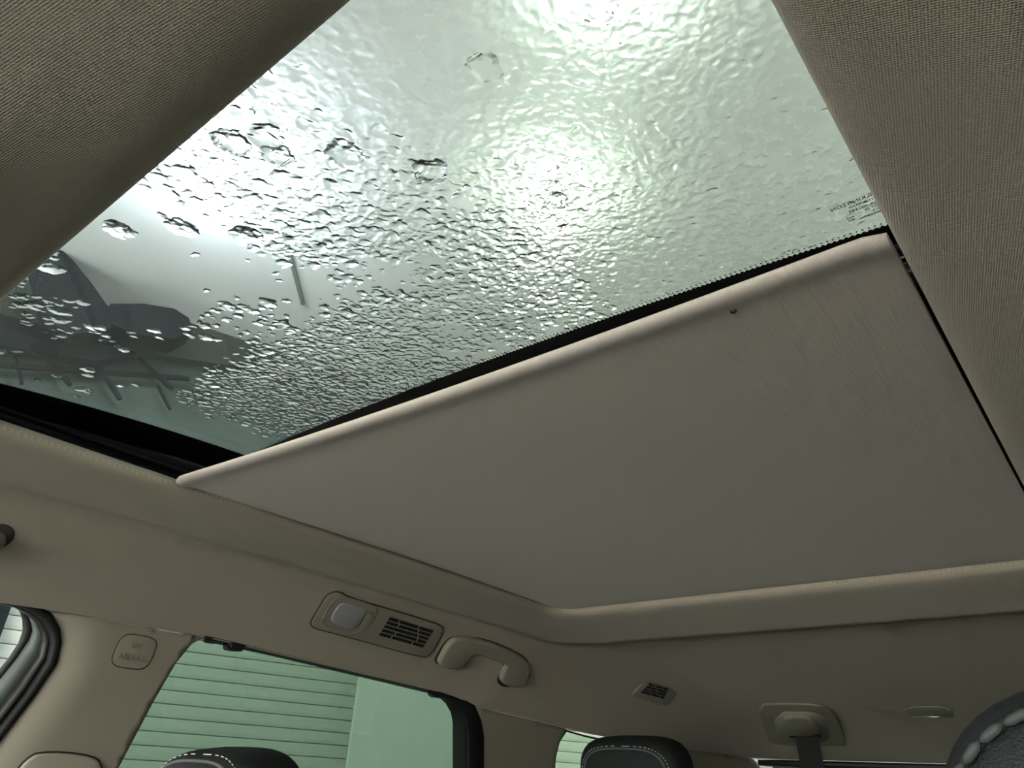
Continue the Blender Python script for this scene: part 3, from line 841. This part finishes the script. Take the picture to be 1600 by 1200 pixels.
# centre belt anchor
c4, n4 = plane_fit([(1220, 1120), (1270, 1120), (1250, 1140), (1290, 1150)])
an = empty('seat_belt_anchor', c4); tag(an, 'cream ceiling belt guide with a black strap hanging from it', 'belt anchor')
o = obj('bezel', prism_bm(smooth_loop(flat([(1182, 1102), (1230, 1101), (1281, 1103), (1300, 1112), (1314, 1136), (1322, 1164), (1320, 1178), (1212, 1179), (1204, 1170), (1196, 1142)], c4, n4, .010), 1), n4, -.030, 0, .003), M_trim); keep_world(o, an)
o = obj('recess', prism_bm(smooth_loop(flat([(1208, 1112), (1275, 1112), (1292, 1124), (1298, 1150), (1290, 1160), (1216, 1160)], c4, n4, .0105), 1), n4, -.001, 0.0006, .0), M_trimd); keep_world(o, an)
o = obj('strap_guide', prism_bm(smooth_loop(flat([(1218, 1146), (1219, 1130), (1232, 1118), (1264, 1119), (1280, 1132), (1283, 1147)], c4, n4, .014), 1), n4, -.012, 0.008, .006), M_trim); keep_world(o, an)
o = obj('strap_slot', prism_bm(flat([(1232, 1147), (1282, 1147), (1282, 1152), (1234, 1152)], c4, n4, .020), n4, -.006, .001), M_gap, smooth=False); keep_world(o, an)
s0, s1 = flat([(1242, 1150), (1278, 1150)], c4, n4, .020)
mid = (s0 + s1) / 2; half = (s1 - s0).length / 2
down = [mid, mid + Vector((-.004, .0, -.05)), mid + Vector((-.02, .02, -.30)), mid + Vector((-.04, .08, -.60))]
V = []; 
for p in down: V += [p + Vector((half, 0, 0)), p - Vector((half, 0, 0)), p - Vector((half, .0015, 0)), p + Vector((half, -.0015, 0))]
FC = []
for k in range(3):
    for i in range(4): FC.append((k * 4 + i, k * 4 + (i + 1) % 4, k * 4 + 4 + (i + 1) % 4, k * 4 + 4 + i))
o = obj('strap', (V, FC), M_belt, smooth=False); keep_world(o, an)

# rear cargo lamp
c5, n5 = plane_fit([(1430, 1112), (1450, 1112), (1470, 1112)])
cl_ = empty('cargo_lamp', c5); tag(cl_, 'small oblong lamp with a bright chrome edge in the rear lining', 'cargo lamp')
o = obj('lamp_body', prism_bm(smooth_loop(flat([(1411, 1105), (1487, 1105), (1492, 1121), (1422, 1121)], c5, n5, .002), 1), n5, -.006, .0, .001), M_trimd); keep_world(o, cl_)
a, b = flat([(1420, 1120), (1491, 1120)], c5, n5, .003)
o = obj('chrome_edge', tube_bm([a, a.lerp(b, .5), b], .0016, 8), M_chrome); keep_world(o, cl_)
a, = flat([(1482, 1109)], c5, n5, .003)
bm = bmesh.new(); bmesh.ops.create_icosphere(bm, subdivisions=2, radius=.0022); bmesh.ops.translate(bm, vec=a, verts=bm.verts)
o = obj('lamp_bulb', bm, M_chrome); keep_world(o, cl_)

# front passenger's grab handle, its rear end just in frame
c6, n6 = plane_fit([(2, 850), (12, 858), (20, 840)])
t6 = Vector((0, 1, 0)); fr = frame(n6, t6)
e = flat([(-4, 838)], c6, n6, .0)[0]
fg = empty('front_grab_handle', e); tag(fg, 'rounded end of the front grab handle at the left edge', 'grab handle')
path = [e + n6 * .0 , e + n6 * .012, e + n6 * .022 + t6 * .006, e + n6 * .028 + t6 * .03, e + n6 * .030 + t6 * .09, e + n6 * .028 + t6 * .15, e + n6 * .016 + t6 * .18, e + t6 * .185]
o = obj('handle_grip', tube_bm(path, .008, 12, radii=[.0085, .0085, .009, .0095, .0095, .0095, .009, .0085]), M_trim); keep_world(o, fg)
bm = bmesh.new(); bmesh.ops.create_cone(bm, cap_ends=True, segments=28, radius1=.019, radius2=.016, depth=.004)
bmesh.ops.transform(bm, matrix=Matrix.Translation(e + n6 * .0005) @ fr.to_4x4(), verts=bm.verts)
o = obj('handle_shadow_ring', bm, mat('ring_shadow', (.06, .055, .05), .8)); keep_world(o, fg)  # dark ring stands in for the shadow around the handle end

# rear tailgate window
tw = empty('window_7', (0, -2.78, EYE.z)); tw['kind'] = 'structure'
o = obj('tailgate_header', box_bm((0, -2.795, EYE.z + .108), (1.30, .07, .020)), M_blk, smooth=False); keep_world(o, tw); bevel(o, .006)
o = obj('window_pane', prism_bm([Vector((-.62, -2.82, EYE.z + .105)), Vector((.62, -2.82, EYE.z + .105)), Vector((.68, -2.95, EYE.z - .36)), Vector((-.68, -2.95, EYE.z - .36))], (0, -1, .2), 0, .004), M_tintd, smooth=False); keep_world(o, tw)
o = obj('tailgate_panel', box_bm((0, -2.90, EYE.z - .66), (1.5, .08, .62)), M_trimd, smooth=False); tag(o, 'dark cream tailgate lining under the rear window', 'tailgate panel')

# windscreen + dash
ws = empty('window_8', (0, .8, EYE.z)); ws['kind'] = 'structure'
P = [Vector((-.60, .36, EYE.z + .262)), Vector((.60, .36, EYE.z + .262)), Vector((.70, 1.15, EYE.z - .32)), Vector((-.70, 1.15, EYE.z - .32))]
o = obj('window_pane', prism_bm(P, (0, .6, .8), 0, .005), M_clear, smooth=False); keep_world(o, ws)
o = obj('dashboard', box_bm((0, .86, EYE.z - .45), (1.44, .55, .26)), M_blk, smooth=False); bevel(o, .06, 4); tag(o, 'black dashboard below the windscreen', 'dashboard')
o = obj('darkening_mat', box_bm((0, -2.20, EYE.z - .62), (1.44, 1.2, .04)), M_blk, smooth=False); tag(o, 'unseen black mat added to darken the rear cabin', 'cargo mat')  # unseen mat, added to cut bounced light at the rear
o = obj('floor', box_bm((0, -.85, EYE.z - .96), (1.5, 4.2, .04)), M_carpet, smooth=False); o['kind'] = 'structure'

o = obj('bounce_hood', box_bm((0, 1.95, EYE.z - .42), (1.7, 1.6, .08)), M_hood, smooth=False); bevel(o, .05, 3); tag(o, 'unseen white hood added to bounce light through the windscreen', 'hood')  # added white hood, bounces light up into the cabin
# ------------------------------------------------------------------ seats
def sup(c_, s, e1=.5, nu=48, nv=28, shape=None):
    """superellipsoid-ish cushion"""
    V, FC = [], []
    def pw(v, e): return math.copysign(abs(v) ** e, v)
    for j in range(nv + 1):
        ph = -math.pi / 2 + math.pi * j / nv
        for i in range(nu):
            th = 2 * math.pi * i / nu
            x = pw(math.cos(ph), e1) * pw(math.cos(th), e1); y = pw(math.sin(ph), e1) if False else pw(math.cos(ph), e1) * pw(math.sin(th), e1); z = pw(math.sin(ph), e1)
            p = Vector((x * s[0], y * s[1], z * s[2]))
            if shape: p = shape(p)
            V.append(p + Vector(c_))
    for j in range(nv):
        for i in range(nu): FC.append((j * nu + i, j * nu + (i + 1) % nu, (j + 1) * nu + (i + 1) % nu, (j + 1) * nu + i))
    return V, FC
def seat(loc, name, label, hr_half=(.135, .058, .095), tilt=.12, stitch_big=False, rest_c=(0, 0, 0), hr_mat=None, headrest_only_label=None, ring_y=.045, ring_s=(.80, .74)):
    """loc is the centre of the headrest"""
    t = empty(name, loc); tag(t, label, 'seat')
    hx, hy, hz = hr_half
    rot = Matrix.Rotation(-tilt, 4, 'X')
    def shp(p): 
        p = p.copy(); p.x *= 1 - .14 * max(0, -p.z / hz) ; return rot.to_3x3() @ p
    h = obj('headrest', sup((0, 0, 0), hr_half, .55, shape=shp), M_lea, t)
    # front panel with piping and stitches
    def ringpt(a, k=1.0, dy=0.0):
        def pw(v, e): return math.copysign(abs(v) ** e, v)
        x = ring_s[0] * hx * k * pw(math.cos(a), .6); z = ring_s[1] * hz * k * pw(math.sin(a), .6)
        # y on the cushion surface
        u = min(1, abs(x / hx)); v = min(1, abs(z / hz)); e = 2 / .55
        w_ = max(0.0, 1 - v ** e); y = hy * max(0.0, (w_ - u ** e)) ** (1 / e) if w_ > u ** e else 0
        return shp(Vector((x, y + dy, z)))
    pts = [ringpt(2 * math.pi * i / 64) for i in range(64)]
    obj('piping', tube_bm(pts, .0026 if stitch_big else .0022, 8, True), M_lea if stitch_big else M_pipe, h)
    nst = 44 if stitch_big else 60
    ring = [ringpt(2 * math.pi * i / (nst * 2), 1.07 if not stitch_big else 1.0, .001 if not stitch_big else .003) for i in range(nst * 2)]
    if stitch_big:
        for i in range(nst):
            a, b = ring[2 * i], ring[(2 * i + 1) % len(ring)]
            b = a.lerp(b, 1.95)
            obj('stitch', tube_bm([a, a.lerp(b, .25), a.lerp(b, .75), b], .0032, 6, radii=[.0008, .0022, .0022, .0008]), M_pipe if False else M_thread2, h)
    else:
        bm = bmesh.new()
        for i in range(nst): tube_bm([ring[2 * i], ring[2 * i + 1]], .0006, 5, bm=bm)
        s = obj('stitching', bm, M_stitch, h); s['kind'] = 'stuff'
    pv = []
    for sx in (-.075, .075):
        obj('headrest_post', tube_bm([(sx, 0, -hz * .8), (sx, -.01, -hz - .10)], .006, 10), M_chrome, t)
    def bshape(p):
        p = p.copy(); p.x *= 1 - .18 * max(0, p.z / .31); p.y -= p.z * .28; return p
    obj('backrest', sup((0, .035, -hz - .38), (.25, .085, .31), .5, shape=bshape), M_leag, t)
    obj('seat_cushion', sup((0, .36, -hz - .66), (.25, .26, .075), .5), M_leag, t)
    return t
M_thread2 = mat('grey_thread', (.035, .040, .039), .6)
HP = EYE + ray(345, 1275) * .98
seat((.405, -.575, EYE.z - .078), 'car_seat_unit', 'black leather front passenger seat, its stitched headrest before the shuttered window', hr_half=(.112, .058, .100), tilt=.15, ring_s=(.86, .90))
seat((-.512, -.425, EYE.z - .066), 'car_seat_unit', 'charcoal driver seat with thick stitched seam, headrest at the lower right corner', hr_half=(.118, .055, .120), tilt=.15, stitch_big=True, ring_s=(.955, .955))
seat((.375, -1.47, EYE.z + .015), 'car_seat_unit', 'black second row seat, its headrest before the small rear window', hr_half=(.118, .055, .085), tilt=.1)
seat((-.375, -1.47, EYE.z + .015), 'car_seat_unit', 'black second row seat behind the driver seat', hr_half=(.118, .055, .085), tilt=.1)

# ------------------------------------------------------------------ outside: ceiling, lamps, walls
ZC = 2.42
ceil = obj('ceiling', box_bm((2.0, -2.0, EYE.z + ZC + .05), (15, 15, .1)), M_ceil, smooth=False); ceil['kind'] = 'structure'
a, b = on_z(395, 180, ZC - .004), on_z(472, 470, ZC - .004)
for k, (off) in enumerate((0,)):
    d = (b - a); L = d.length; ang = math.atan2(d.y, d.x)
    o = obj('trim_1', box_bm((a + b) / 2 + Vector((0, 0, -.002)), (L * 1.05, .020, .012), Matrix.Rotation(ang, 3, 'Z')), mat('joint_strip', (.20, .23, .22), .8), smooth=False); o['kind'] = 'structure'
for i, ((px, py), r, colr, watts, lab) in enumerate(LAMPS):
    p = on_z(px, py, ZC - .20)
    lp = empty('globe_lamp', p); tag(lp, lab, 'lamp', 'globe lamps under the ceiling')
    bm = bmesh.new(); bmesh.ops.create_uvsphere(bm, u_segments=32, v_segments=20, radius=r * .8); bmesh.ops.scale(bm, vec=(1, 1, .6), verts=bm.verts)
    o = obj('globe', bm, mat('lamp_glow', (.9, .9, .9), .4, emit=colr, strength=watts * 1.0), lp)
    obj('stem', tube_bm([(0, 0, r * .4), (0, 0, .20)], .012, 10), M_beam, lp)
    obj('canopy', tube_bm([(0, 0, .18), (0, 0, .20)], .05, 16), M_beam, lp)

for i, (x, y, r, colr, st, lab) in enumerate([(3.0, .9, .16, (.78, .88, 1.0), 54, 'added round lamp brightening the ceiling ahead of the car, out of view'),
        (-1.5, -2.6, .16, (.88, 1, .88), 48, 'added round lamp brightening the ceiling left of the car, out of view'), (1.6, -5.2, .16, (.88, 1, .88), 48, 'added round lamp brightening the ceiling behind the car, out of view')]):
    bm = bmesh.new(); bmesh.ops.create_uvsphere(bm, u_segments=24, v_segments=14, radius=r)
    lp = empty('added_lamp', (x, y, EYE.z + ZC - .75)); tag(lp, lab, 'lamp')  # lamps added out of view to brighten ceiling and walls
    obj('globe', bm, mat('lamp_glow', (.9, .9, .9), .4, emit=colr, strength=st), lp)
    obj('stem', tube_bm([(0, 0, r * .9), (0, 0, .75)], .012, 10), M_beam, lp)
# the shuttered wall, turned a little against the car
wd = Vector((-.316, -.949, 0)).normalized(); wn_ = Vector((.949, -.316, 0)).normalized()
D0 = 4.5
base = Vector((EYE.x, EYE.y, 0)) + wn_ * D0
def on_wall(px, py, off=0):
    d = ray(px, py); t = (base - wn_ * off - EYE).dot(wn_) / d.dot(wn_); return EYE + d * t
def wall_uv(p): return (p - base).dot(wd), p.z
rotw = Matrix.Rotation(math.atan2(wd.y, wd.x), 3, 'Z')
def wall_box(name, u0, u1, z0, z1, off, th, m, parent=None):
    c_ = base + wd * (u0 + u1) / 2 - wn_ * (off + th / 2); c_.z = (z0 + z1) / 2
    o = obj(name, box_bm(c_, (u1 - u0, th, z1 - z0), rotw), m, smooth=False)
    return o
uE = wall_uv(on_wall(549, 1120))[0]
uP = wall_uv(on_wall(790, 1120))[0]
wl = wall_box('wall_right', -6, 9, 0, EYE.z + ZC, -.2, .2, M_wall); wl['kind'] = 'structure'
SH = EYE.z + .98
pitch = .066
slat_me = None
def shutter(u0, u1, label):
    global slat_me
    e = empty('roller_shutter', base + wd * (u0 + u1) / 2); tag(e, label, 'roller shutter')
    bm = bmesh.new(); L = u1 - u0
    prof = [(0, .0), (.006, .0005), (.012, .004), (.0145, .020), (.015, .045), (.0145, .0625), (.008, .0648), (0, .0655)]
    A = [bm.verts.new((-L / 2, -y, z)) for y, z in prof]; B = [bm.verts.new((L / 2, -y, z)) for y, z in prof]
    for i in range(len(prof) - 1): bm.faces.new((A[i], A[i + 1], B[i + 1], B[i]))
    bm.faces.new(A); bm.faces.new(list(reversed(B))); bm.faces.new((A[0], B[0], B[-1], A[-1]))
    first = obj('shutter_slat', bm, M_slat, e, smooth=False)
    first.rotation_euler = (0, 0, math.atan2(wd.y, wd.x)); n_ = int(SH / pitch)
    # slats face the car
    if (rotw @ Vector((0, -1, 0))).dot(-wn_) < 0: first.scale = (1, -1, 1)
    for k in range(n_):
        o = first if k == 0 else first.copy()
        if k: COL.objects.link(o)
        o.parent = e; o.location = -wn_ * .005 + Vector((0, 0, k * pitch))
    return e
shutter(uE - 3.6, uE - .0, 'long cream roller shutter seen through the rear door window')
shutter(uP, uP + 3.0, 'pale roller shutter seen through the small rear window')
pn = wall_box('wall_panel', uE, uP, 0, SH + .12, .0, .05, M_panelw); tag(pn, 'smooth pale wall panel right of the long roller shutter', 'wall panel')
sb = wall_box('shutter_box', uE - 3.7, uE, SH, SH + .16, .0, .06, M_wall); tag(sb, 'green box above the long roller shutter', 'shutter box')
# dark rail beside front window view
p = on_wall(6, 960); u, _ = wall_uv(p)
o = wall_box('shutter_rail', u - .03, u + .02, 0, SH - .005, .03, .04, M_dark); tag(o, 'dark upright rail on the shutter seen through the front window', 'rail')

# roof beam, post, brackets seen through the wet glass
def poly_solid(name, pxs, off, th, m, label=None, cat=None):
    P = [on_wall(*p, off) for p in pxs]
    o = obj(name, prism_bm(P, -wn_, 0, th), m, smooth=False)
    if label: tag(o, label, cat)
    return o
poly_solid('roof_beam', [(-120, 470), (0, 503), (192, 553), (210, 563), (150, 575), (-20, 548), (-120, 535)], .12, .10, M_dark, 'dark sloping roof beam low in the left of the wet glass', 'beam')
poly_solid('soffit_board', [(-150, 440), (0, 470), (57, 486), (165, 498), (270, 505), (350, 512), (480, 529), (640, 560), (520, 600), (192, 553), (0, 503), (-150, 465)], .05, .06, M_beam, 'dull olive soffit board above the dark roof beam', 'board')
poly_solid('hanging_post', [(40, 420), (62, 395), (84, 402), (112, 428), (138, 460), (166, 500), (168, 530), (110, 540), (62, 512), (54, 470)], .30, .14, M_dark, 'broad dark bracket hanging by the ceiling at the left of the glass', 'bracket')
poly_solid('duct', [(165, 500), (215, 499), (262, 506), (284, 520), (290, 538), (262, 552), (200, 545), (166, 530)], .25, .2, M_dark, 'dark rounded duct beside the hanging bracket', 'duct')
tr = empty('grille_shadow', on_wall(150, 580, .1)); tag(tr, 'grille bar shadows low on the green wall, modelled as dark bars', 'grille shadow')  # dark bars stand in for grille shadows cast on the wall
for (a, b, wpx) in (((-60, 566), (296, 592), 8), ((20, 535), (34, 600), 5), ((66, 550), (110, 602), 6), ((134, 548), (188, 624), 7), ((215, 560), (270, 608), 8), ((245, 600), (266, 640), 4)):
    A, B = on_wall(*a, .1), on_wall(*b, .1)
    o = obj('shadow_bar', box_bm((A + B) / 2, ((B - A).length, wpx * .0034, .02), frame(-wn_, B - A)), M_dark, smooth=False); keep_world(o, tr)
# other walls and ground, beyond the frame
o = obj('ground', box_bm((2, -2, -.05), (16, 16, .1)), M_floor, smooth=False); o['kind'] = 'structure'
o = obj('wall_left', box_bm((-3.2, -2, 1.9), (.2, 12, 3.8)), M_panelw, smooth=False); o['kind'] = 'structure'
o = obj('wall_back', box_bm((1, -7.2, 1.9), (12, .2, 3.8)), M_panelw, smooth=False); o['kind'] = 'structure'
